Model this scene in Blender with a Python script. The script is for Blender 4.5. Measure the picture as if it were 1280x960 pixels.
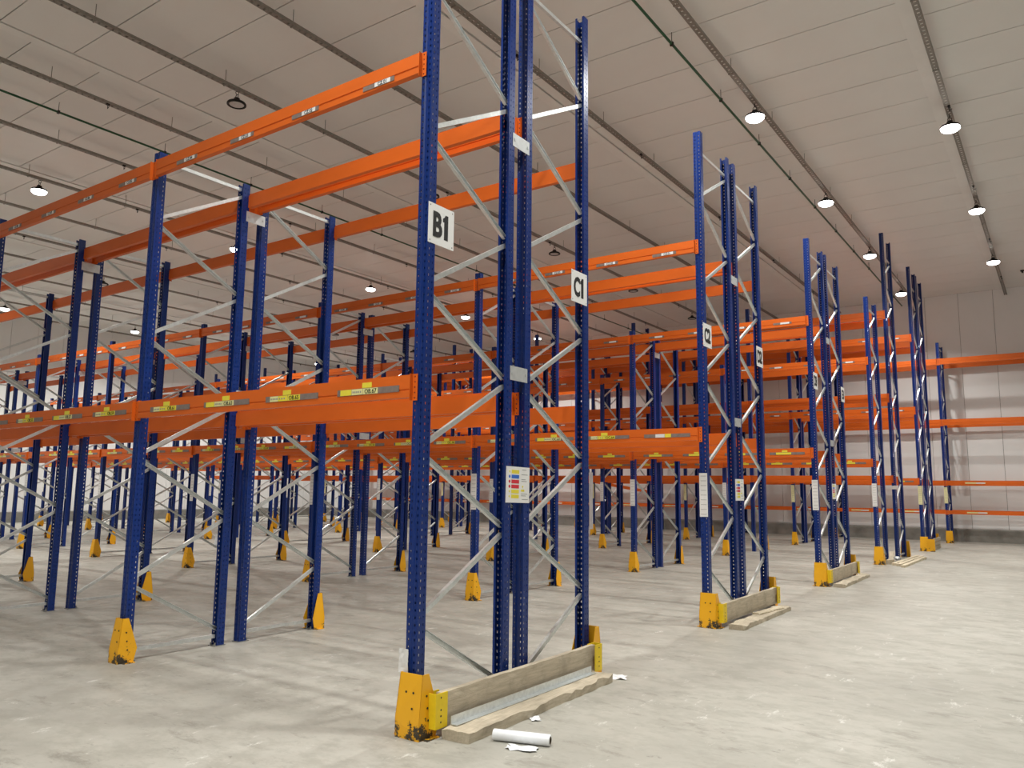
import bpy, bmesh, math, random
from mathutils import Vector, Matrix
random.seed(7)
for o in list(bpy.data.objects): bpy.data.objects.remove(o)
S = bpy.context.scene
COL = S.collection
# ------------------------------------------------------------------ camera
CAM = Vector((3.7927, -4.2595, 1.6779))
RT = Vector((0.818769, 0.574009, 0.011470)); UP = Vector((0.066649, -0.114873, 0.991142)); FW = Vector((-0.570241, 0.810752, 0.132311))
cd = bpy.data.cameras.new('camera'); cam = bpy.data.objects.new('camera', cd); COL.objects.link(cam)
cd.sensor_width = 36; cd.lens = 981.85 / 1280 * 36; cd.clip_end = 200; cd.clip_start = .05
m = Matrix((RT, UP, -FW)).transposed().to_4x4(); m.translation = CAM
cam.matrix_world = m
S.camera = cam
# ------------------------------------------------------------------ world and exposure
w = bpy.data.worlds.new('world'); S.world = w; w.use_nodes = True
w.node_tree.nodes['Background'].inputs[0].default_value = (.9, .92, 1, 1)
w.node_tree.nodes['Background'].inputs[1].default_value = 0.005
S.view_settings.view_transform = 'Standard'; S.view_settings.look = 'None'
S.view_settings.gamma = 1; S.view_settings.use_curve_mapping = False
S.view_settings.exposure = -1.0
LAMP_W = 300.0
LAMP_COL = (1.0, .995, .945)

# ------------------------------------------------------------------ materials
MATS = {}
def nodes(name):
    mt = bpy.data.materials.new(name); mt.use_nodes = True; MATS[name] = mt
    nt = mt.node_tree; return mt, nt, nt.nodes['Principled BSDF']
def N(nt, kind, **kw):
    n = nt.nodes.new(kind)
    for k, v in kw.items():
        if k in n.inputs: n.inputs[k].default_value = v
        else: setattr(n, k, v)
    return n
def ramp(nt, fac, stops):
    r = N(nt, 'ShaderNodeValToRGB'); e = r.color_ramp.elements
    while len(e) < len(stops): e.new(.5)
    for k, (p, c) in enumerate(stops):
        e[k].position = p; e[k].color = (*c, 1) if len(c) == 3 else c
    nt.links.new(fac, r.inputs[0]); return r.outputs[0]
def mix(nt, fac, a, b, mode='MIX'):
    n = N(nt, 'ShaderNodeMix', data_type='RGBA', blend_type=mode)
    for s, i in ((fac, 0), (a, 6), (b, 7)):
        if hasattr(s, 'links'): nt.links.new(s, n.inputs[i])
        else: n.inputs[i].default_value = s if i == 0 else (*s, 1)
    return n.outputs[2]
def noise(nt, scale, detail=4, rough=.55, stretch=(1, 1, 1), rot=0, obj=True):
    tc = N(nt, 'ShaderNodeTexCoord'); mp = N(nt, 'ShaderNodeMapping')
    mp.inputs['Scale'].default_value = stretch; mp.inputs['Rotation'].default_value = (0, 0, rot)
    nt.links.new(tc.outputs['Object'], mp.inputs[0])
    n = N(nt, 'ShaderNodeTexNoise', Scale=scale, Detail=detail, Roughness=rough)
    nt.links.new(mp.outputs[0], n.inputs['Vector']); return n.outputs['Fac']
def bump(nt, p, h, strength=.2, dist=.01):
    b = N(nt, 'ShaderNodeBump', Strength=strength, Distance=dist); nt.links.new(h, b.inputs['Height'])
    nt.links.new(b.outputs[0], p.inputs['Normal'])
def paint(name, col, rough=.4, metal=0, var=.12, scale=6, coat=0, stretch=(1, 1, 1), spec=.5):
    mt, nt, p = nodes(name)
    f = noise(nt, scale, 5, .6, stretch)
    c = ramp(nt, f, [(.3, [x * (1 - var) for x in col]), (.7, [min(1, x * (1 + var)) for x in col])])
    nt.links.new(c, p.inputs['Base Color'])
    p.inputs['Roughness'].default_value = rough; p.inputs['Metallic'].default_value = metal
    p.inputs['Coat Weight'].default_value = coat; p.inputs['Specular IOR Level'].default_value = spec
    return mt
paint('blue', (.004, .026, .168), .29, 0, .12, 3, 0, (1, 1, 1), .38)
paint('orange', (.71, .132, .012), .42, 0, .10, 2.2, 0, (.4, 1, 1), .4)
paint('galv', (.70, .73, .73), .36, .72, .12, 30)
paint('zinc_plate', (.62, .64, .65), .5, .5, .08, 20)
paint('tray_metal', (.30, .28, .25), .55, .6, .15, 30)
paint('yellow', (.83, .60, .012), .5, 0, .08, 10)
paint('white_board', (.86, .86, .85), .45, 0, .02, 5)
paint('black_print', (.012, .012, .014), .5, 0, .05, 5)
paint('black_metal', (.012, .010, .010), .45, .3, .1, 10)
paint('label_grey', (.23, .18, .16), .35, 0, .2, 14)
paint('label_yellow', (.84, .72, .06), .5, 0, .05, 12)
paint('label_pale', (.80, .76, .36), .5, 0, .06, 12)
paint('label_white', (.80, .79, .78), .5, 0, .04, 12)
paint('print_blue', (.03, .15, .62), .5, 0, .05, 5)
paint('print_red', (.66, .03, .05), .5, 0, .05, 5)
paint('print_grey', (.30, .30, .30), .5, 0, .05, 5)
paint('strip_cream', (.78, .74, .42), .5, 0, .05, 12)
paint('film', (.85, .87, .90), .25, 0, .04, 9)
paint('film_core', (.10, .075, .05), .8, 0, .2, 30)
paint('green_pipe', (.012, .085, .030), .45, 0, .1, 6)
paint('lens_off', (.60, .58, .57), .35, 0, .1, 30)
paint('steel_foot', (.32, .32, .31), .5, .7, .15, 30)
paint('red_plate', (.62, .03, .02), .45, 0, .05, 8)
# worn guard paint
mt, nt, p = nodes('guard')
f1 = noise(nt, 7, 6, .7); f2 = noise(nt, 38, 5, .75)
tc = N(nt, 'ShaderNodeTexCoord'); sx = N(nt, 'ShaderNodeSeparateXYZ'); nt.links.new(tc.outputs['Object'], sx.inputs[0])
mr = N(nt, 'ShaderNodeMapRange'); mr.inputs[1].default_value = .0; mr.inputs[2].default_value = .34; mr.inputs[3].default_value = .15; mr.inputs[4].default_value = -.06
nt.links.new(sx.outputs[2], mr.inputs[0])
ad = N(nt, 'ShaderNodeMath', operation='ADD'); nt.links.new(f1, ad.inputs[0]); nt.links.new(mr.outputs[0], ad.inputs[1])
ad2 = N(nt, 'ShaderNodeMath', operation='MULTIPLY_ADD'); nt.links.new(f2, ad2.inputs[0]); ad2.inputs[1].default_value = .25; nt.links.new(ad.outputs[0], ad2.inputs[2])
wear = ramp(nt, ad2.outputs[0], [(.765, (0, 0, 0)), (.80, (1, 1, 1))])
c = mix(nt, wear, (.88, .44, .010), (.045, .035, .022)); nt.links.new(c, p.inputs['Base Color'])
p.inputs['Roughness'].default_value = .42
# wood
def wood(name, a, b, dark):
    mt, nt, p = nodes(name)
    g = noise(nt, 9, 6, .65, (6, .5, 6)); g2 = noise(nt, 3, 4, .6); g3 = noise(nt, 60, 3, .6, (4, .3, 4))
    c = ramp(nt, g, [(.3, a), (.68, b)])
    c = mix(nt, ramp(nt, g2, [(.5, (0, 0, 0)), (.72, (.75, .75, .75))]), c, dark)
    nt.links.new(c, p.inputs['Base Color']); p.inputs['Roughness'].default_value = .8
    bump(nt, p, g3, .35, .004)
wood('wood_grey', (.42, .36, .265), (.60, .52, .40), (.27, .225, .165))
wood('wood_light', (.56, .47, .33), (.70, .62, .47), (.36, .28, .18))
# floor
mt, nt, p = nodes('concrete')
n1 = noise(nt, .45, 6, .62); n2 = noise(nt, 2.6, 9, .72, (1, 1.4, 1), .5); n3 = noise(nt, 16, 6, .7)
n4 = noise(nt, 1.9, 10, .78, (.8, 2.0, 1), -.2); n5 = noise(nt, 2.0, 10, .80, (2.4, 1.0, 1), .3); n6 = noise(nt, 5.5, 8, .75); n7 = noise(nt, .9, 8, .7)
c = ramp(nt, n1, [(.34, (.350, .337, .298)), (.5, (.405, .390, .345)), (.66, (.455, .441, .396))])
c = mix(nt, ramp(nt, n2, [(.46, (0, 0, 0)), (.60, (.70, .70, .70))]), c, (.320, .305, .265))
c = mix(nt, ramp(nt, n7, [(.55, (0, 0, 0)), (.72, (.45, .45, .45))]), c, (.455, .425, .375))
c = mix(nt, ramp(nt, n4, [(.555, (0, 0, 0)), (.62, (.65, .65, .65))]), c, (.245, .230, .198))
c = mix(nt, ramp(nt, n5, [(.59, (0, 0, 0)), (.62, (.45, .45, .45)), (.66, (.85, .85, .85))]), c, (.64, .63, .59))
c = mix(nt, ramp(nt, n6, [(.635, (0, 0, 0)), (.665, (.65, .65, .65))]), c, (.20, .19, .165))
c = mix(nt, ramp(nt, n3, [(.30, (.30, .30, .30)), (.46, (0, 0, 0))]), c, (.30, .28, .24))
nt.links.new(c, p.inputs['Base Color'])
nt.links.new(ramp(nt, n2, [(.3, (.40, .40, .40)), (.7, (.62, .62, .62))]), p.inputs['Roughness'])
p.inputs['Specular IOR Level'].default_value = .35
bump(nt, p, n3, .06, .006)
# kerb, walls, ceiling
paint('kerb', (.24, .23, .205), .8, 0, .25, 2.5)
paint('wall_white', (.85, .85, .84), .45, 0, .025, .7)
paint('wall_joint', (.20, .19, .18), .8, 0, .1, 2)
paint('ceiling_white', (.83, .815, .785), .5, 0, .03, .5)
paint('ceiling_strip', (.85, .835, .805), .5, 0, .03, 2)
paint('ceiling_joint', (.03, .027, .025), .8, 0, .1, 2)
mt, nt, p = nodes('lens_on')
p.inputs['Base Color'].default_value = (1, 1, 1, 1); p.inputs['Emission Color'].default_value = (1, .97, .93, 1); p.inputs['Emission Strength'].default_value = 30

# ------------------------------------------------------------------ mesh helpers
class MB:
    def __init__(s): s.v = []; s.f = []; s.m = []
    def add(s, vs, fs, mi=0):
        b = len(s.v); s.v += [tuple(v) for v in vs]
        for f in fs: s.f.append([b + i for i in f]); s.m.append(mi)
        return s
    def box(s, x0, x1, y0, y1, z0, z1, mi=0):
        return s.add([(x0, y0, z0), (x1, y0, z0), (x1, y1, z0), (x0, y1, z0), (x0, y0, z1), (x1, y0, z1), (x1, y1, z1), (x0, y1, z1)],
                     [(0, 3, 2, 1), (4, 5, 6, 7), (0, 1, 5, 4), (1, 2, 6, 5), (2, 3, 7, 6), (3, 0, 4, 7)], mi)
    def prism(s, prof, fn, t0, t1, mi=0):          # prof: ccw list of 2D, fn(a, b, t) -> xyz
        n = len(prof); vs = [fn(a, b, t0) for a, b in prof] + [fn(a, b, t1) for a, b in prof]
        return s.add(vs, [tuple(range(n - 1, -1, -1)), tuple(range(n, 2 * n))] + [(i, (i + 1) % n, n + (i + 1) % n, n + i) for i in range(n)], mi)
    def tube(s, p0, p1, r, n=8, mi=0, r1=None):
        p0, p1 = Vector(p0), Vector(p1); d = (p1 - p0).normalized(); r1 = r if r1 is None else r1
        a = d.orthogonal().normalized(); b = d.cross(a)
        vs = [p0 + r * (math.cos(t) * a + math.sin(t) * b) for t in (2 * math.pi * k / n for k in range(n))]
        vs += [p1 + r1 * (math.cos(t) * a + math.sin(t) * b) for t in (2 * math.pi * k / n for k in range(n))]
        return s.add(vs, [tuple(range(n - 1, -1, -1)), tuple(range(n, 2 * n))] + [(i, (i + 1) % n, n + (i + 1) % n, n + i) for i in range(n)], mi)
    def lathe(s, prof, n=20, mi=0):                # prof list of (r, z)
        vs = []; fs = []
        for r, z in prof: vs += [(r * math.cos(2 * math.pi * k / n), r * math.sin(2 * math.pi * k / n), z) for k in range(n)]
        for j in range(len(prof) - 1):
            for k in range(n): fs.append((j * n + k, j * n + (k + 1) % n, (j + 1) * n + (k + 1) % n, (j + 1) * n + k))
        return s.add(vs, fs, mi)
    def ring(s, c, R, r, axis='y', n=14, k=6, mi=0):
        vs = []; fs = []
        for i in range(n):
            t = 2 * math.pi * i / n
            for j in range(k):
                u = 2 * math.pi * j / k; q = R + r * math.cos(u); a, b, h = q * math.cos(t), q * math.sin(t), r * math.sin(u)
                vs.append((c[0] + a, c[1] + h, c[2] + b) if axis == 'y' else (c[0] + h, c[1] + a, c[2] + b))
        for i in range(n):
            for j in range(k): fs.append((i * k + j, ((i + 1) % n) * k + j, ((i + 1) % n) * k + (j + 1) % k, i * k + (j + 1) % k))
        return s.add(vs, fs, mi)
    def mesh(s, name, *mats, smooth=False, fix=True):
        me = bpy.data.meshes.new(name); me.from_pydata(s.v, [], s.f)
        for x in mats: me.materials.append(MATS[x])
        me.polygons.foreach_set('material_index', s.m)
        if fix:
            bm = bmesh.new(); bm.from_mesh(me); bmesh.ops.recalc_face_normals(bm, faces=bm.faces); bm.to_mesh(me); bm.free()
        if smooth: me.polygons.foreach_set('use_smooth', [True] * len(me.polygons))
        me.update(); return me
def inst(name, me, parent=None, loc=(0, 0, 0), rot=(0, 0, 0)):
    o = bpy.data.objects.new(name, me); COL.objects.link(o); o.parent = parent
    o.location = loc; o.rotation_euler = rot; return o
def tag(o, label, cat, group=None):
    o['label'] = label; o['category'] = cat
    if group: o['group'] = group
    return o
def thing(name, label, cat, loc=(0, 0, 0), group=None):
    return tag(inst(name, None, None, loc), label, cat, group)
def struct(o): o['kind'] = 'structure'; return o
def solid(me, t):
    bm = bmesh.new(); bm.from_mesh(me); bmesh.ops.remove_doubles(bm, verts=bm.verts, dist=1e-5)
    bmesh.ops.recalc_face_normals(bm, faces=bm.faces)
    bmesh.ops.solidify(bm, geom=list(bm.faces), thickness=t); bm.to_mesh(me); bm.free(); me.update(); return me
TXT = {}
def text_mesh(body, h, mat, sx=1.0, bold=.0):
    key = (body, h, mat)
    if key in TXT: return TXT[key]
    cu = bpy.data.curves.new('writing', 'FONT'); cu.body = body; cu.size = 1; cu.offset = bold; cu.extrude = .002 / h; cu.align_x = 'CENTER'; cu.align_y = 'CENTER'
    cu.resolution_u = 3
    o = bpy.data.objects.new('writing', cu); COL.objects.link(o)
    dg = bpy.context.evaluated_depsgraph_get(); me = bpy.data.meshes.new_from_object(o.evaluated_get(dg))
    bpy.data.objects.remove(o); me.name = 'writing'
    zs = [v.co.y for v in me.vertices]; c = (max(zs) + min(zs)) / 2; k = h / (max(zs) - min(zs))
    for v in me.vertices: v.co = Vector((v.co.x * k * sx, (v.co.y - c) * k, v.co.z * h))
    me.materials.clear(); me.materials.append(MATS[mat]); TXT[key] = me; return me

# ------------------------------------------------------------------ the hall
X0, X1, Y0, Y1, H = -33.4, 12.0, -14.0, 28.3, 9.0
struct(inst('floor', MB().box(X0 - .3, X1 + .3, Y0 - .3, Y1 + .3, -.2, 0).mesh('floor', 'concrete')))
ceil = struct(inst('ceiling', MB().box(X0 - .3, X1 + .3, Y0 - .3, Y1 + .3, H + .045, H + .25).mesh('ceiling', 'ceiling_joint')))
PY = 1.1455
edges = [2.15 + 6.03 * k for k in range(-6, 3)]
edges[0] = X0
g = .018
pm = {}
for ci in range(len(edges) - 1):
    a, b = edges[ci], min(edges[ci + 1], X1)
    if b - a < .3: continue
    y = 1.125 - PY * 14 + (0 if ci % 2 == 1 else PY / 2)
    while y < Y1:
        ya, yb = max(y, Y0), min(y + PY, Y1)
        if yb - ya > .05:
            k = (round(b - a, 2), round(yb - ya, 2))
            if k not in pm: pm[k] = MB().box(g / 2 + (.22 if ci else 0), b - a, g / 2, yb - ya - g / 2, 0, .04).mesh('panel', 'ceiling_white')
            inst('panel', pm[k], ceil, (a, ya, H))
        y += PY
for e in edges[1:-1]:
    inst('joint_strip', MB().box(0, .20, Y0, Y1, -.012, .03).mesh('joint_strip', 'ceiling_strip'), ceil, (e, 0, H))
PW = 1.1
wf = struct(inst('wall_far', MB().box(X0 - .3, X1 + .3, Y1 + .04, Y1 + .3, 0, H).mesh('wall_far', 'wall_joint')))
pw = MB().box(.006, PW - .006, 0, .04, 0, H).mesh('panel', 'wall_white')
x = .94 - PW * 32
while x < X1:
    if x > X0 - .5: inst('panel', pw, wf, (x, Y1, 0))
    x += PW
wl = struct(inst('wall_left', MB().box(X0 - .3, X0 - .04, Y0 - .3, Y1 + .3, 0, H).mesh('wall_left', 'wall_joint')))
pl = MB().box(-.04, 0, .006, PW - .006, 0, H).mesh('panel', 'wall_white')
y = Y1 - PW
while y > Y0 - .5:
    inst('panel', pl, wl, (X0, y, 0)); y -= PW
struct(inst('wall_right', MB().box(X1, X1 + .3, Y0 - .3, Y1 + .3, 0, H).mesh('wall_right', 'wall_white')))
struct(inst('wall_near', MB().box(X0 - .3, X1 + .3, Y0 - .3, Y0, 0, H).mesh('wall_near', 'wall_white')))
struct(inst('baseboard_far', MB().prism([(0, 0), (0, .42), (.03, .46), (.14, .46), (.14, 0)], lambda a, b, t: (t, Y1 - .14 + a, b), X0, X1).mesh('baseboard_far', 'kerb')))
struct(inst('baseboard_left', MB().prism([(0, 0), (0, .42), (-.03, .46), (-.14, .46), (-.14, 0)], lambda a, b, t: (X0 + .14 + a, t, b), Y0, Y1 - .14).mesh('baseboard_left', 'kerb')))

ORD = ['first', 'second', 'third', 'fourth', 'fifth', 'sixth', 'seventh', 'eighth', 'ninth']
# ------------------------------------------------------------------ ceiling services
TZ = 8.72
def tray_mesh():
    mb = MB(); L0, L1 = Y0 + .1, Y1 - .15
    for s in (-1, 1):
        xa = s * .043
        mb.box(xa - .004, xa + .004, L0, L1, 0, .05)
        mb.box(min(xa, xa - s * .02), max(xa, xa - s * .02), L0, L1, 0, .004)
    y = L0
    while y < L1 - .1:
        mb.box(-.039, .039, y, y + .075, .0005, .0035); y += .11
    return mb.mesh('tray', 'tray_metal')
TRAY = tray_mesh()
ROD = MB().tube((0, 0, .002), (0, 0, H - TZ), .006, 6).box(-.05, .05, -.012, .012, -.012, 0).mesh('hanger_rod', 'tray_metal')
CLIP = MB().tube((0, 0, -.10), (0, 0, 0), .006, 6).tube((0, 0, -.10), (.05, 0, -.07), .006, 6).box(-.02, .02, -.03, .03, -.03, 0).mesh('cable_hook', 'black_metal')
TRAYS = [(2.45, 'perforated cable tray carrying lit lamps along the open aisle beside the rack ends', None),
         (-.42, 'perforated cable tray carrying lit lamps above the rack ends, next to the thin green pipe', None),
         (-3.14, 'plain cable tray without lamps just behind the rack end frames', None),
         (-5.53, 'plain cable tray without lamps on the near side of the switched-off lamp row', None),
         (-7.95, 'cable tray from which the dark switched-off lamps hang over the first bays', None)]
for k, xt in enumerate((-10.43, -12.95)): TRAYS.append((xt, 'plain cable tray, %s beyond the dark lamps towards the middle lit lamps' % ORD[k], 'plain trays between lamp rows'))
TRAYS.append((-15.4, 'cable tray carrying the second row of lit lamps over the middle of the racks', None))
for k, xt in enumerate((-17.85, -20.3, -25.2, -27.6, -32.3)): TRAYS.append((xt, 'plain cable tray over the far bays, %s beyond the middle lit lamps' % ORD[k], 'trays over the far end'))
TRAYS.append((-22.75, 'cable tray carrying the far row of switched-off lamps', None))
TRAYS.append((-29.85, 'cable tray carrying the lit lamps furthest from the rack end frames', None))
for i, (xt, lab, grp) in enumerate(TRAYS):
    t = thing('cable_tray', lab, 'cable tray', (xt, 0, TZ), grp)
    inst('tray', TRAY, t)
    y = Y0 + .9 + (i % 3) * .5
    while y < Y1:
        inst('hanger_rod', ROD, t, (0, y, 0)); y += 2.3
    y = Y0 + 2.4 + (i * 1.7) % 4
    if i % 2 == 0 or i > 3:
        while y < Y1:
            inst('cable_hook', CLIP, t, (.03, y, 0)); y += 4.6
for xp, lab in ((-.93, 'thin green pipe running beside the lamp-carrying tray above the rack ends'), (-11.66, 'thin green pipe running between two plain trays over the middle bays')):
    t = thing('green_pipe', lab, 'pipe', (xp, 0, 8.78))
    inst('pipe', MB().tube((0, Y0, 0), (0, Y1 - .01, 0), .022, 8).mesh('pipe', 'green_pipe', smooth=True), t)
    cl = MB().tube((0, 0, 0), (0, 0, .20), .006, 6).box(-.028, .028, -.02, .02, -.028, .028).mesh('pipe_clip', 'black_metal')
    y = Y0 + 1
    while y < Y1: inst('pipe_clip', cl, t, (0, y, 0)); y += 2.2

LHOUSE = MB().lathe([(.0, .115), (.05, .115), (.06, .075), (.10, .055), (.155, .03), (.168, .012), (.168, -.012), (.150, -.018), (.128, -.010), (.128, .0)], 24).mesh('housing', 'black_metal', smooth=True)
LENS_ON = MB().lathe([(.166, -.014), (.160, -.045), (.125, -.075), (.07, -.09), (0, -.093)], 24).mesh('lens', 'lens_on', smooth=True)
LENS_OFF = MB().lathe([(.127, -.004), (.05, -.006), (.045, -.012), (0, -.012)], 24).mesh('lens', 'lens_off')
LHOOK = MB().ring((0, 0, .155), .035, .006, 'y').ring((0, 0, .215), .03, .006, 'x').mesh('hook', 'black_metal')
def lamp(x, y, on, lab, grp, power=1.0):
    t = thing('high_bay_lamp', lab, 'lamp', (x, y, TZ - .266), grp)
    inst('housing', LHOUSE, t); inst('lens', LENS_ON if on else LENS_OFF, t); inst('hook', LHOOK, t)
    if on:
        ld = bpy.data.lights.new('lamp_light', 'AREA'); ld.shape = 'DISK'; ld.size = .25; ld.spread = math.radians(138); ld.energy = LAMP_W * power; ld.color = LAMP_COL
        lo = bpy.data.objects.new('lamp_light', ld); COL.objects.link(lo); lo.parent = t; lo.location = (0, 0, -.10)
for k, y in enumerate(reversed((-6.3, -1.15, 4.1, 9.33, 14.5, 19.55, 24.8))): lamp(-.42, y, True, 'lit round lamp above the rack ends by the green pipe, %s from the far wall' % ORD[k], 'lit lamps above the rack ends')
for k, y in enumerate(reversed((-9.0, -3.8, 1.35, 6.5, 11.75, 17.0, 22.15))): lamp(2.45, y, True, 'lit round lamp over the open aisle beside the rack ends, %s from the far wall' % ORD[k], 'lit lamps over the open aisle')
for k, y in enumerate(reversed((-6.8, -1.5, 3.75, 9.1, 14.5, 19.75, 25.0))): lamp(-15.4, y, True, 'lit round lamp over the middle of the rack rows, %s from the far wall' % ORD[k], 'lit lamps over the middle bays', 1.45)
for k, y in enumerate(reversed((-1.5, 3.7, 8.95, 14.25, 19.6, 24.8))): lamp(-29.85, y, True, 'lit round lamp over the far end of the rack rows, %s from the far wall' % ORD[k], 'lit lamps over the far bays', 1.45)
for k, y in enumerate(reversed((-1.5, 3.75, 9.1, 14.5, 19.6, 24.8))): lamp(-7.95, y, False, 'switched-off round black lamp over the first bays, %s from the far wall' % ORD[k], 'dark lamps over the first bays')
for k, y in enumerate(reversed((3.75, 9.1, 14.5, 19.6, 24.8))): lamp(-22.75, y, False, 'switched-off round black lamp over the far bays, %s from the far wall' % ORD[k], 'dark lamps over the far bays')
for px in (3.05,):
    t = thing('smoke_detector', 'small dark smoke detector under the ceiling by the far wall', 'detector', (px, 25.9, H))
    inst('base', MB().lathe([(0, 0), (.06, 0), (.06, -.03), (.03, -.05)], 14).mesh('base', 'black_metal'), t)
    inst('sensor', MB().lathe([(.03, -.05), (.025, -.09), (0, -.09)], 14).mesh('sensor', 'black_metal'), t)

# ------------------------------------------------------------------ pallet racks
D, GAP, L, P = 1.0175, .2743, 3.6985, 5.4450
UW, UD, T = .100, .085, .004            # upright width, depth, gauge
def upright_holes(Hh):
    vs = {}; V = []; F = []
    def vid(p):
        k = tuple(round(c, 5) for c in p)
        if k not in vs: vs[k] = len(V); V.append(k)
        return vs[k]
    hw, hd = UW / 2, UD / 2
    # unrolled path: (x, y) stations and which cells carry holes
    st = [(-hw + .022, hd), (-hw, hd)]
    st += [(-hw, hd - .020), (-hw, hd - .028), (-hw, -hd + .028), (-hw, -hd + .020), (-hw, -hd)]
    st += [(-.034, -hd), (-.022, -hd), (-.008, -hd + .006), (.008, -hd + .006), (.022, -hd), (.034, -hd)]
    st += [(hw, -hd), (hw, -hd + .020), (hw, -hd + .028), (hw, hd - .028), (hw, hd - .020), (hw, hd), (hw - .022, hd)]
    hole = {2, 4, 7, 11, 14, 16}
    z = .008; n = int((Hh - .03) / .05)
    zs = [(z, z + .016, False)]
    for k in range(n):
        b = z + .016 + k * .05
        zs.append((b, b + .018, True)); zs.append((b + .018, min(b + .05, Hh), False))
    zs[-1] = (zs[-1][0], Hh, False)
    for a, b, h in zs:
        for i in range(len(st) - 1):
            if h and i in hole: continue
            (xa, ya), (xb, yb) = st[i], st[i + 1]
            F.append([vid((xa, ya, a)), vid((xb, yb, a)), vid((xb, yb, b)), vid((xa, ya, b))])
    me = bpy.data.meshes.new('upright'); me.from_pydata(V, [], F); me.materials.append(MATS['blue'])
    return solid(me, .003)
def upright_plain(Hh):
    hw, hd = UW / 2, UD / 2; t = T
    out = [(-hw + .022, hd), (-hw, hd), (-hw, -hd), (-.022, -hd), (-.008, -hd + .006), (.008, -hd + .006), (.022, -hd), (hw, -hd), (hw, hd), (hw - .022, hd)]
    inn = [(hw - .022, hd - t), (hw - t, hd - t), (hw - t, -hd + t), (.024, -hd + t), (.010, -hd + .006 + t), (-.010, -hd + .006 + t), (-.024, -hd + t), (-hw + t, -hd + t), (-hw + t, hd - t), (-hw + .022, hd - t)]
    return MB().prism(out + inn, lambda a, b, z: (a, b, z), .008, Hh).mesh('upright', 'blue')
UPR = {}
def upr(Hh, fine):
    k = (Hh, fine)
    if k not in UPR: UPR[k] = upright_holes(Hh) if fine else upright_plain(Hh)
    return UPR[k]
FOOT = MB().box(-.06, .06, -.055, .075, 0, .008).tube((.035, .058, .008), (.035, .058, .035), .009, 6).tube((-.035, .058, .008), (-.035, .058, .035), .009, 6).mesh('foot_plate', 'steel_foot')
def channel(length):                       # C channel along local z, web towards +x
    w_, d_, t_ = .018, .030, .003
    prof = [(d_ / 2, -w_), (d_ / 2, w_), (-d_ / 2, w_), (-d_ / 2, w_ - t_), (d_ / 2 - t_, w_ - t_), (d_ / 2 - t_, -w_ + t_), (-d_ / 2, -w_ + t_), (-d_ / 2, -w_)]
    return MB().prism(prof, lambda a, b, z: (a, b, z), -length / 2, length / 2).mesh('brace', 'galv')
BY = D - .045; BZ = .605 - .07
BLEN = math.hypot(BY, BZ); BANG = math.atan2(BY, BZ)
DIAG = channel(BLEN); HORI = channel(D - .09)
def beam_mesh(h):
    s = h * .38
    prof = [(-.025, 0), (-.025, -h + s), (-.019, -h + s - .004), (-.019, -h + s - .012), (-.025, -h + s - .016), (-.025, -h), (.025, -h), (.025, -.022), (.010, -.022), (.010, 0)]
    ln = (L - UW - .008) / 2
    return MB().prism(prof, lambda a, b, t: (t, a, b), -ln, ln).mesh('beam', 'orange')
def conn_mesh(h):
    xs = [0, .017, .027, .0465]; zs = [.008]; rows = 5; step = (h + .03) / rows
    V = []; F = []; z = .008; bands = []
    for r in range(rows):
        bands += [(z, z - step * .36, False), (z - step * .36, z - step * .68, True), (z - step * .68, z - step, False)]; z -= step
    for a, b, hh in bands:
        for i in range(3):
            if hh and i == 1: continue
            k = len(V); V += [(xs[i], 0, a), (xs[i + 1], 0, a), (xs[i + 1], 0, b), (xs[i], 0, b)]; F.append((k, k + 1, k + 2, k + 3))
    me = bpy.data.meshes.new('connector'); me.from_pydata(V, [], F); solid(me, .004)
    bm = bmesh.new(); bm.from_mesh(me)
    me2 = MB().box(-.004, 0, -.034, .002, z, .008).mesh('tmp', 'orange'); bm.from_mesh(me2); bpy.data.meshes.remove(me2)
    bm.to_mesh(me); bm.free(); me.materials.append(MATS['orange']); return me
BEAM = {h: beam_mesh(h) for h in (.165, .21, .125)}
CONN = {h: conn_mesh(h) for h in BEAM}
CONN_L = {}
for h, me in CONN.items():
    m2 = me.copy(); m2.transform(Matrix.Scale(-1, 4, (1, 0, 0))); m2.flip_normals(); CONN_L[h] = m2
SPACER = MB().box(0, .004, 0, GAP - .02, -.06, .06).box(.004, .010, .02, .035, -.01, .01).box(.004, .010, GAP - .055, GAP - .04, -.01, .01).mesh('row_spacer', 'zinc_plate')

def low_strip(kind):
    """grey holder with yellow tickets and a yellow tab above; centre at its middle, facing -y"""
    mb = MB().box(-.325, .325, -.003, 0, -.024, .024, 0)
    if kind == 0:
        mb.box(-.265, -.165, -.005, -.003, -.022, .022, 2); mb.box(-.160, -.045, -.005, -.003, -.022, .022, 1); mb.box(-.04, .11, -.005, -.003, -.022, .022, 1)
        for q in range(4): mb.box(-.255 + q * .024, -.24 + q * .024, -.0056, -.005, -.008, .006, 3)
        for q in range(3): mb.box(-.15 + q * .03, -.135 + q * .03, -.0056, -.005, -.008, .005, 3)
    elif kind == 1:
        mb.box(-.29, -.17, -.005, -.003, -.022, .022, 1); mb.box(-.165, -.05, -.005, -.003, -.022, .022, 2); mb.box(-.045, .11, -.005, -.003, -.022, .022, 2)
        for q in range(5): mb.box(-.155 + q * .02, -.143 + q * .02, -.0056, -.005, -.008, .006, 3)
    else:
        mb.box(-.16, -.03, -.005, -.003, -.022, .022, 4); mb.box(-.025, .06, -.005, -.003, -.022, .024, 1)
    if kind != 2: mb.box(-.105 + kind * .05, -.005 + kind * .05, -.004, 0, .026, .066, 1)
    return mb.mesh('label_strip', 'label_grey', 'label_yellow', 'label_pale', 'print_grey', 'label_white')
LOW = [low_strip(k) for k in range(3)]
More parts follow.
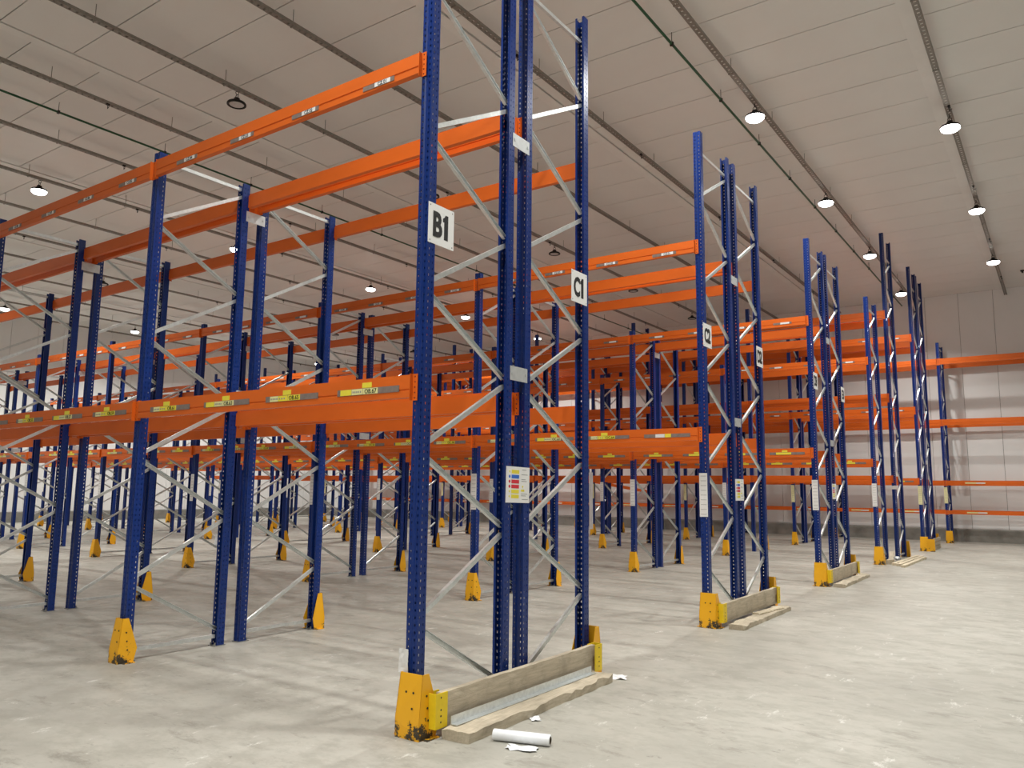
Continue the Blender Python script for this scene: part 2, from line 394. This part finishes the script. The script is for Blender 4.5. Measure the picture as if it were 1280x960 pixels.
TOPS = MB().box(-.172, .172, -.003, 0, -.020, .020, 0).box(-.04, .13, -.005, -.003, -.018, .018, 1).mesh('label_strip', 'label_grey', 'label_white')
FARL = MB().box(-.325, .325, -.003, 0, -.024, .024, 0).box(-.2, .08, -.005, -.003, -.02, .02, 1).box(-.09, .01, -.004, 0, .026, .06, 1).mesh('label_strip', 'label_grey', 'label_yellow')
WALL_L = MB().box(-.30, .30, -.003, 0, -.022, .022, 0).box(-.28, .02, -.005, -.003, -.02, .02, 0).box(.03, .28, -.005, -.003, -.02, .02, 1).mesh('label_strip', 'label_pale', 'label_white')
def id_strip(mat):
    mb = MB().box(-.057, .050, -.003, 0, -.275, .275, 0)
    for k in range(9): mb.box(-.040, .036, -.0042, -.003, -.245 + k * .06, -.240 + k * .06, 1)
    return mb.mesh('location_strip', mat, 'print_grey')
IDS = {'w': id_strip('label_white'), 'y': id_strip('strip_cream')}
GUARDM = {}
def guard_mesh(wt, wb, dp, h):
    """U-shaped steel guard opening towards +y; y=0 is the upright centre"""
    k = (wt, wb, dp, h)
    if k in GUARDM: return GUARDM[k]
    t = .006; yf = -.112; mb = MB()
    ht, hb = wt / 2, wb / 2; z1 = .13
    # front plate
    mb.add([(-hb, yf, 0), (hb, yf, 0), (hb, yf, z1), (ht, yf + .035, h), (-ht, yf + .035, h), (-hb, yf, z1)] + [(-hb, yf + t, 0), (hb, yf + t, 0), (hb, yf + t, z1), (ht, yf + .035 + t, h), (-ht, yf + .035 + t, h), (-hb, yf + t, z1)],
           [(0, 1, 2, 3, 4, 5), (11, 10, 9, 8, 7, 6)] + [(i, (i + 1) % 6, 6 + (i + 1) % 6, 6 + i) for i in range(6)])
    for s in (-1, 1):
        o = [(s * hb, yf, 0), (s * (hb + .006), yf + dp - .03, 0), (s * (hb + .008), yf + dp, z1), (s * ht, yf + .035 + dp * .34, h), (s * ht, yf + .035, h), (s * hb, yf, z1)]
        q = [(x - s * t, y, z) for x, y, z in o]
        mb.add(o + q, [(0, 1, 2, 3, 4, 5), (11, 10, 9, 8, 7, 6)] + [(i, (i + 1) % 6, 6 + (i + 1) % 6, 6 + i) for i in range(6)])
        mb.box(min(s * hb, s * (hb + .045)), max(s * hb, s * (hb + .045)), yf + .04, yf + dp - .03, 0, .007)
    GUARDM[k] = mb.mesh('shell', 'guard'); return GUARDM[k]
BOLT = MB().tube((0, -.001, 0), (0, .002, 0), .008, 6).mesh('bolt_hole', 'black_print')
def guard(x, y, side, lab, grp=None, wt=.12, wb=.155, dp=.185, h=.41, holes=True):
    t = thing('column_guard', lab, 'guard', (x, y, 0), grp)
    t.rotation_euler = (0, 0, 0 if side < 0 else math.pi)
    inst('shell', guard_mesh(wt, wb, dp, h), t)
    if holes:
        for bx, bz in ((-.03, .30), (.035, .30), (.035, .2), (.035, .1)):
            fr = 0 if bz <= .13 else (bz - .13) / (h - .13)
            inst('bolt_hole', BOLT, t, (bx, -.1135 + fr * .035, bz))
        for bz in (.12, .2, .28):
            fr = max(0, (bz - .13) / (h - .13)); xs = wb / 2 + (wt / 2 - wb / 2) * fr
            inst('bolt_hole', BOLT, t, (xs + .0035, -.02 - .03 * fr, bz), (0, 0, math.pi / 2))
    return t
def diag_nodes(Hh):
    n = int((Hh - .10 - .135) / .605); return n
def rack(name, label, x0, y0, nb, Hend, Hmid, levels, aisle, nright=0, labels=None, ids=None, spacers=False, fine=2, first_bay_levels=None):
    """aisle=-1: working face towards -y; uprights at y0 and y0+D"""
    t = thing('pallet_rack', label, 'pallet rack', (x0, y0, 0))
    for i in range(-nright, nb + 1):
        Hh = Hend if i == 0 else Hmid; x = -i * L; fn = -1 <= i <= fine
        for s in (0, 1):
            u = inst('upright', upr(Hh, fn), t, (x, s * D, 0), (0, 0, s * math.pi))
            inst('foot_plate', FOOT, u)
        n = diag_nodes(Hh)
        yin, yai = (D, 0) if aisle < 0 else (0, D)
        for k in range(n):
            z = .135 + (k + .5) * .605
            up = (k % 2 == 0)              # rises from the inner upright to the aisle upright
            sg = 1 if ((yai > yin) == up) else -1
            r = inst('brace', DIAG, t, (x, D / 2, z), (-sg * BANG, 0, 0))
            if sg < 0: r.rotation_euler = (sg * BANG, math.pi, 0)
        inst('brace', HORI, t, (x, D / 2, .10), (math.pi / 2, 0, 0))
        inst('brace', HORI, t, (x, D / 2, .135 + n * .605 + .045), (math.pi / 2, 0, 0))
        if spacers:
            for z in ((4.69, 2.64) if Hh > 6 else (4.72, 2.66)):
                inst('row_spacer', SPACER, t, (x + UW / 2, D + .012, z))
        if ids and i >= 0 and aisle < 0: inst('location_strip', IDS[ids], t, (x, -UD / 2 - .001, 1.63))
    for i in range(-nright, nb):
        xc = -(i + .5) * L
        for lv, (z, h) in enumerate(levels):
            for s in (0, 1):
                yb = -UD / 2 - .010 if s == 0 else D + UD / 2 + .010
                b = inst('beam', BEAM[h], t, (xc, yb, z), (0, 0, s * math.pi))
                e = (L - UW) / 2
                inst('connector', CONN[h], b, (e, .007, 0)); inst('connector', CONN_L[h], b, (-e, .007, 0))
                if s == 0 and labels:
                    for q in range(4):
                        xq = (-3.095 + .872 * q) + L / 2
                        if labels == 'near':
                            if lv == 0:
                                kind = (q + i) % 2
                                if y0 > 3 and i == 0 and q == 3: kind = 2
                                o = inst('label_strip', LOW[kind], b, (xq, -.0255, -.095))
                                if i < 3 and kind < 2:
                                    num = (67 - 2 * (3 - q) - 8 * i) if y0 < 3 else (66 + 0 - 2 * (3 - q) - 8 * i)
                                    inst('label_text', text_mesh(('OB.%02d' if y0 < 3 else 'OC.%02d') % num, .034, 'black_print', 1.0, .003), b, (xq + .035, -.0305, -.095), (math.pi / 2, 0, 0))
                            else:
                                inst('label_strip', TOPS, b, (xq, -.0255, -.128))
                                if i < 2:
                                    inst('label_text', text_mesh('CZ.%02d' % (4 - q + 4 * i), .030, 'black_print', .95, .003), b, (xq + .045, -.0305, -.128), (math.pi / 2, 0, 0))
                        elif labels == 'wall': 
                            if q % 2 == 0 and lv <= 1: inst('label_strip', WALL_L, b, (xq + .3, -.0255, -h / 2))
                        else:
                            inst('label_strip', FARL if lv == 0 else TOPS, b, (xq, -.0255, -.095 if lv == 0 else -.10))
    return t
STD = [(2.49, .165), (4.985, .165)]
HI = [(2.13, .165), (4.27, .21), (6.50, .21)]
WL = [(1.115, .125), (2.135, .165), (4.26, .21), (6.42, .21)]
INN = D + GAP
rack('a', 'blue and orange pallet rack with the B1 sign on its end upright', 0, 0, 4, 6.50, 5.09, STD, -1, labels='near', spacers=True)
rack('b', 'blue and orange pallet rack with the C1 sign on its end upright', 0, INN, 4, 6.50, 5.09, STD, 1)
rack('c', 'blue and orange pallet rack with the C2 sign on its end upright', 0, P, 7, 6.50, 5.09, STD, -1, labels='near', ids='w', spacers=True)
rack('d', 'blue and orange pallet rack with the D2 sign on its end upright', 0, P + INN, 7, 6.50, 5.09, STD, 1)
rack('e', 'blue and orange pallet rack with the D3 sign on its end upright', 0, 2 * P, 8, 6.50, 5.09, STD, -1, labels='far', ids='w', spacers=True, fine=1)
rack('f', 'blue and orange pallet rack with the E3 sign on its end upright', 0, 2 * P + INN, 8, 6.50, 5.09, STD, 1, fine=0)
rack('g', 'blue and orange pallet rack with a heap of loose slats at its end', 0, 16.34, 8, 6.50, 5.09, STD, -1, labels='far', ids='w', fine=0)
rk = rack('h', 'tall three-level pallet rack whose end frame rises beside the heap of loose slats', .12, 18.22, 8, 8.64, 7.0, HI, 1, fine=0)
inst('tape_band', MB().box(-.053, .053, -.046, .046, 1.78, 1.87).mesh('tape_band', 'label_white'), rk)
rack('i', 'tall three-level pallet rack with a wooden slatted panel standing at its end', .2, 22.05, 8, 8.62, 7.0, HI, -1, labels='far', ids='y', fine=0, spacers=True)
rack('j', 'tall three-level pallet rack back to back behind the one with the slatted wooden end panel', .2, 22.05 + INN, 8, 8.62, 7.0, HI, 1, fine=0)
rack('k', 'four-level pallet rack standing along the far white wall', .33, 26.93, 8, 7.0, 7.0, WL, -1, nright=2, labels='wall', ids='y', fine=0)

# guards at the feet of the aisle uprights
GR = [(0, 0, -1, 4, 'B1'), (0, INN + D, 1, 4, 'C1'), (0, P, -1, 7, 'C2'), (0, P + INN + D, 1, 7, 'D2'), (0, 2 * P, -1, 8, 'D3'), (0, 2 * P + INN + D, 1, 8, 'E3')]
for gx, gy, sd, nb, nm in GR:
    for i in range(1, nb + 1):
        guard(gx - i * L, gy, sd, 'yellow steel guard on the %s aisle upright behind the %s end frame' % (ORD[i - 1], nm), 'mid-row column guards of the %s rack' % nm, holes=i < 4 and gy < 8)
    off = .04
    guard(gx + off, gy, sd, 'broad scuffed yellow guard at the foot of the end upright with the %s sign' % nm, None, .200, .215, .20, .42, holes=gy < 8)
for gx, gy, sd, nm, nb in ((0, 16.34, -1, 'the rack with loose slats', 8), (.12, 18.22 + D, 1, 'the tall rack by the slats', 8), (.2, 22.05, -1, 'the rack with slatted end panel', 8), (.2, 22.05 + INN + D, 1, 'the rack behind the slatted panel', 8), (.33, 26.93, -1, 'the rack along the far wall', 8)):
    for i in range(1, nb + 1):
        guard(gx - i * L, gy, sd, 'yellow guard, %s in from the end of %s' % (ORD[i - 1], nm), 'mid-row guards of %s' % nm, holes=False)
    guard(gx + .03, gy, sd, 'yellow guard on the end upright of %s' % nm, None, .20 if gy > 20 else .185, .215, .18, .42, holes=False)

# ------------------------------------------------------------------ signs on the end uprights
def sign(txt, x, y, z, wd, ht, lab):
    t = thing('aisle_sign', lab, 'sign', (x, y, z))
    mb = MB().box(0, .003, -wd / 2, wd / 2, -ht / 2, ht / 2)
    inst('board', mb.mesh('board', 'white_board'), t)
    k = ht * .63; rt = (math.pi / 2, 0, math.pi / 2)
    inst('letter', text_mesh(txt[0], k, 'black_print', .66 if txt[0] == 'C' else .74, .035), t, (.0045, -wd * .165, 0), rt)
    if txt[1] == '1':
        inst('numeral', MB().prism([(.14, -.5), (.14, .5), (-.02, .5), (-.08, .40), (-.17, .34), (-.17, .19), (-.09, .21), (-.09, -.5)], lambda a, b, q: (q, a * k, b * k), .003, .0045).mesh('numeral', 'black_print'), t, (0, wd * .17, 0))
    else: inst('numeral', text_mesh(txt[1], k, 'black_print', .78, .04), t, (.0045, wd * .17, 0), rt)
    for a in (-1, 1):
        for b in (-1, 1): inst('rivet', RIV, t, (.003, a * (wd / 2 - .02), b * (ht / 2 - .02)))
    return t
RIV = MB().tube((0, 0, 0), (.002, 0, 0), .004, 6).mesh('rivet', 'black_metal')
for txt, y, z in (('B1', .105, 3.635), ('C1', 2.17, 3.615), ('C2', P + .06, 3.70), ('D2', P + 2.22, 3.73), ('D3', 2 * P + .07, 3.75), ('E3', 2 * P + 2.26, 3.72)):
    sign(txt, .0515, y, z, .295, .31, 'white %s sign with black letters on the end upright' % txt)
def notice(x, y, z, lab, tilt=0):
    t = thing('safety_notice', lab, 'notice', (x, y, z)); t.rotation_euler = (tilt, 0, 0)
    inst('board', MB().box(0, .003, -.17, .17, -.148, .148).mesh('board', 'white_board'), t)
    for k, c in enumerate(('label_yellow', 'print_blue', 'print_red', 'print_red', 'label_yellow', 'label_yellow')):
        zc = .106 - k * .0405
        inst('notice_panel', MB().box(.003, .004, -.095, .015, zc - .015, zc + .015).mesh('notice_panel', c), t)
        sym = MB().tube((.003, -.122, zc), (.004, -.122, zc), .013, 3 if c == 'label_yellow' else 12)
        inst('pictogram', sym.mesh('pictogram', 'label_yellow' if c == 'label_yellow' else c), t)
    inst('pictogram', MB().tube((.003, .07, -.015), (.004, .07, -.015), .014, 3).box(.003, .004, .045, .095, -.055, -.038).mesh('pictogram', 'label_yellow'), t)
    mb = MB()
    for zc, a, b in ((.125, .06, .12), (.085, .05, .14), (.045, .05, .11), (.03, .05, .13), (-.075, .045, .14), (-.09, .05, .12), (-.12, .06, .15)): mb.box(.003, .0036, a, b, zc - .0025, zc + .0025)
    inst('print_lines', mb.mesh('print_lines', 'print_grey'), t)
notice(.052, 1.157, 1.712, 'white safety notice with coloured panels on the B1 and C1 inner uprights', -.02)
notice(.052, P + 1.15, 1.70, 'white safety notice with coloured panels on the C2 and D2 inner uprights')
notice(.052, 2 * P + 1.17, 1.70, 'white safety notice with coloured panels on the D3 and E3 inner uprights')

# ------------------------------------------------------------------ end barriers, planks and litter
def rough_plank(sx, sy, sz, mat, chip=.01, seed=0, ny=26, nx=5):
    rnd = random.Random(seed); bm = bmesh.new()
    xs = [sx * (-.5 + i / nx) for i in range(nx + 1)]; ys = [sy * j / ny for j in range(ny + 1)]
    top = [[None] * (ny + 1) for _ in xs]; bot = [[None] * (ny + 1) for _ in xs]
    ea = [rnd.uniform(-1, 1) for _ in ys]; eb = [rnd.uniform(-1, 1) for _ in ys]
    for i, x in enumerate(xs):
        for j, y in enumerate(ys):
            dx = (chip * ea[j] if i == 0 else chip * eb[j] if i == nx else 0); dz = -abs(rnd.gauss(0, chip * .35)) * (2.2 if i in (0, nx) else .5)
            dy = rnd.uniform(-1, 1) * chip * 1.5 if j in (0, ny) else 0
            top[i][j] = bm.verts.new((x + dx, y + dy, sz + dz)); bot[i][j] = bm.verts.new((x + dx * .4, y + dy * .5, 0))
    q = lambda *v: bm.faces.new(v)
    for i in range(nx):
        for j in range(ny):
            q(top[i][j], top[i + 1][j], top[i + 1][j + 1], top[i][j + 1]); q(bot[i][j], bot[i][j + 1], bot[i + 1][j + 1], bot[i + 1][j])
    for j in range(ny):
        q(bot[0][j], top[0][j], top[0][j + 1], bot[0][j + 1]); q(bot[nx][j], bot[nx][j + 1], top[nx][j + 1], top[nx][j])
    for i in range(nx):
        q(bot[i][0], bot[i + 1][0], top[i + 1][0], top[i][0]); q(bot[i][ny], top[i][ny], top[i + 1][ny], bot[i + 1][ny])
    bmesh.ops.recalc_face_normals(bm, faces=bm.faces)
    me = bpy.data.meshes.new('plank'); bm.to_mesh(me); bm.free(); me.materials.append(MATS[mat]); return me
BRK = MB().box(-.04, .045, -.055, -.049, 0, .23).box(.039, .045, -.049, .07, 0, .23).box(-.04, -.034, -.049, .07, 0, .23)
for zz in (.04, .08, .12, .2): BRK.tube((.0452, .0, zz), (.0462, .0, zz), .007, 6, 1)
BRK = BRK.mesh('bracket', 'yellow', 'black_print')
def barrier(y0, y1, x, lab):
    t = thing('end_barrier', lab, 'barrier', (x, y0, 0))
    bd = inst('board', rough_plank(.225, y1 - y0, .05, 'wood_grey', .004, int(y0 * 7) + 3), t, (-.03, 0, .175), (0, math.pi / 2, 0))
    inst('bracket', BRK, t, (-.012, -.02, .065))
    inst('bracket', BRK, t, (.008, y1 - y0 + .005, .065), (0, 0, math.pi)).scale = (-1, 1, 1)
    return t
barrier(.06, 2.215, .178, 'wooden board in yellow brackets across the end of the B1 and C1 racks')
barrier(P + .06, P + 2.215, .178, 'wooden board in yellow brackets across the end of the C2 and D2 racks')
barrier(2 * P + .06, 2 * P + 2.215, .178, 'wooden board in yellow brackets across the end of the D3 and E3 racks')
def plank(name, x, y, z, sx, sy, sz, mat, rz, lab, seed, chip=.012, grp=None):
    o = inst(name, rough_plank(sx, sy, sz, mat, chip, seed), None, (x, y, z), (0, 0, rz)); return tag(o, lab, 'plank', grp)
plank('floor_plank', .335, .05, 0, .21, 2.10, .075, 'wood_grey', 0.02, 'thick chipped timber plank lying on the floor before the B1 end board', 11, .016)
plank('floor_plank', .365, P + .0, 0, .19, 2.05, .065, 'wood_grey', .01, 'thick timber plank lying on the floor before the C2 end board', 12, .014)
plank('floor_plank', .345, 2 * P - .05, 0, .19, 2.3, .065, 'wood_grey', .01, 'timber plank lying on the floor before the D3 end board', 13, .012)
plank('wood_splinter', .30, P + .95, .066, .10, .8, .022, 'wood_light', -.12, 'split pale wood splinter lying on the plank before the C2 end board', 14, .012)
# angle bar on the near plank
ab = inst('angle_bar', MB().prism([(0, 0), (.055, 0), (.055, .004), (.004, .004), (.004, .055), (0, .055)], lambda a, b, tt: (a, tt, b), 0, 1.95).mesh('angle_bar', 'galv'), None, (.232, .12, .076), (0, 0, 0))
tag(ab, 'galvanised steel angle bar lying between the B1 end board and plank', 'metal bar')
# loose slats by the fourth rack
for k, (x, y, z, rz, ln, lab) in enumerate(((.60, 15.85, 0, -.01, 3.1, 'outermost loose pale slat on the floor by the tall rack end'), (.46, 16.15, 0, -.02, 3.1, 'middle loose pale slat on the floor by the tall rack end'), (.34, 16.30, 0, -.02, 3.1, 'innermost loose pale slat on the floor by the tall rack end'))):
    plank('loose_slat', x, y, z, .10, ln, .055, 'wood_light', rz, lab, 20 + k, .006)
o = inst('wood_block', rough_plank(.12, .22, .11, 'wood_grey', .006, 31, 6, 3), None, (.16, 16.50, .0), (0, 0, -.35)); tag(o, 'short wooden block standing by the loose slats', 'block')
o = inst('wood_block', rough_plank(.11, .55, .05, 'wood_grey', .006, 32, 8, 3), None, (.19, 16.80, .006), (.38, .0, .1)); tag(o, 'broken board end leaning up beside the loose slats', 'board')
# slatted end panel at the fifth rack
t = thing('slatted_panel', 'wooden slatted panel standing across the end of a tall rack', 'panel', (.42, 21.95, 0))
for k in range(3): inst('slat', rough_plank(.095, 2.0, .025, 'wood_grey', .004, 40 + k, 14, 3), t, (-.0125, 0, .065 + k * .115), (0, math.pi / 2, 0))
for yy in (.05, 1.0, 1.9): inst('batten', MB().box(-.065, -.016, yy, yy + .08, 0, .34).mesh('batten', 'wood_grey'), t)
inst('end_plate', MB().box(-.12, .10, -.02, -.012, 0, .36).mesh('end_plate', 'guard'), t)
# roll of film in front of the plank
t = thing('film_roll', 'white roll of stretch film lying on the floor before the plank', 'roll', (.515, .234, .037))
v = Vector((.376, .119, 0)); ln = v.length; az = math.atan2(v.y, v.x)
pr = [(.024, 0), (.036, 0), (.037, .004), (.0372, ln * .5), (.037, ln - .004), (.036, ln), (.024, ln)]
inst('film', MB().lathe(pr, 24).mesh('film', 'film', smooth=True), t, (0, 0, 0), (0, math.pi / 2, az))
inst('core', MB().lathe([(.0245, -.002), (.0245, ln + .002), (.020, ln + .002), (.020, -.002), (.0245, -.002)], 20).mesh('core', 'film_core', smooth=True), t, (0, 0, 0), (0, math.pi / 2, az))
def scrap(name, pts, z, lab, loc, rz=0, cr=.02, seed=0, cat='paper', mat='film', vert=False):
    """crumpled sheet from an outline; a little thickness"""
    rnd = random.Random(seed); n = 5; V = []; F = []
    (a, b) = pts
    for i in range(n + 1):
        for j in range(n + 1):
            u, w2 = i / n - .5, j / n - .5; k = 1 + .25 * rnd.uniform(-1, 1)
            hgt = abs(rnd.uniform(0, cr))
            V.append((u * a * k, w2 * b * k, hgt) if not vert else (u * a, hgt, w2 * b))
    for i in range(n):
        for j in range(n): F.append((i * (n + 1) + j, (i + 1) * (n + 1) + j, (i + 1) * (n + 1) + j + 1, i * (n + 1) + j + 1))
    me = bpy.data.meshes.new(name); me.from_pydata(V, [], F); me.materials.append(MATS[mat]); solid(me, .0015)
    o = inst(name, me, None, loc, (0, 0, rz)); zmin = min(v.co.z for v in me.vertices)
    o.location.z = loc[2] - (zmin if not vert else 0); return tag(o, lab, cat)
scrap('film_scrap', (.20, .10), 0, 'crumpled clear film scrap lying against the white film roll', (.775, .195, 0), .3, .016, 1)
scrap('paper_scrap', (.07, .10), 0, 'small torn paper scrap on the floor beside the near plank', (.475, .80, 0), .8, .012, 2)
scrap('paper_scrap', (.20, .14), 0, 'torn white paper on the floor behind the far end of the near plank', (.33, 2.32, 0), .4, .02, 3)
scrap('paper_sheet', (.085, .16), 0, 'curled white paper sheet stuck above the guard under the B1 sign', (-.055, -.062, .49), .0, .008, 4, 'paper', 'label_white', True)
scrap('hanging_film', (.12, 1.65), 0, 'long white film sheet hanging down from a beam of the lower rack', (-7.74, 16.24, 1.36), .1, .03, 5, 'film', 'film', True)
scrap('hanging_film', (.45, .30), 0, 'white film scrap caught on an inner upright of the C2 rack', (-11.6, P + D + .08, .45), .2, .03, 6, 'film', 'film', True)
scrap('paper_scrap', (.16, .2), 0, 'crumpled white film heaped by the loose slats', (.17, 17.6, 0), .4, .14, 8, 'film', 'film')
# dropped beam hanging askew in the wall rack
t = thing('dropped_beam', 'loose orange beam hanging aslant in the far wall rack', 'beam', (-12.42, 26.78, 1.93))
t.rotation_euler = (0, math.radians(9), 0)
inst('beam', BEAM[.125], t, (0, 0, 0)); inst('connector', CONN[.125], t, ((L - UW) / 2, .007, 0)); inst('connector', CONN_L[.125], t, (-(L - UW) / 2, .007, 0))
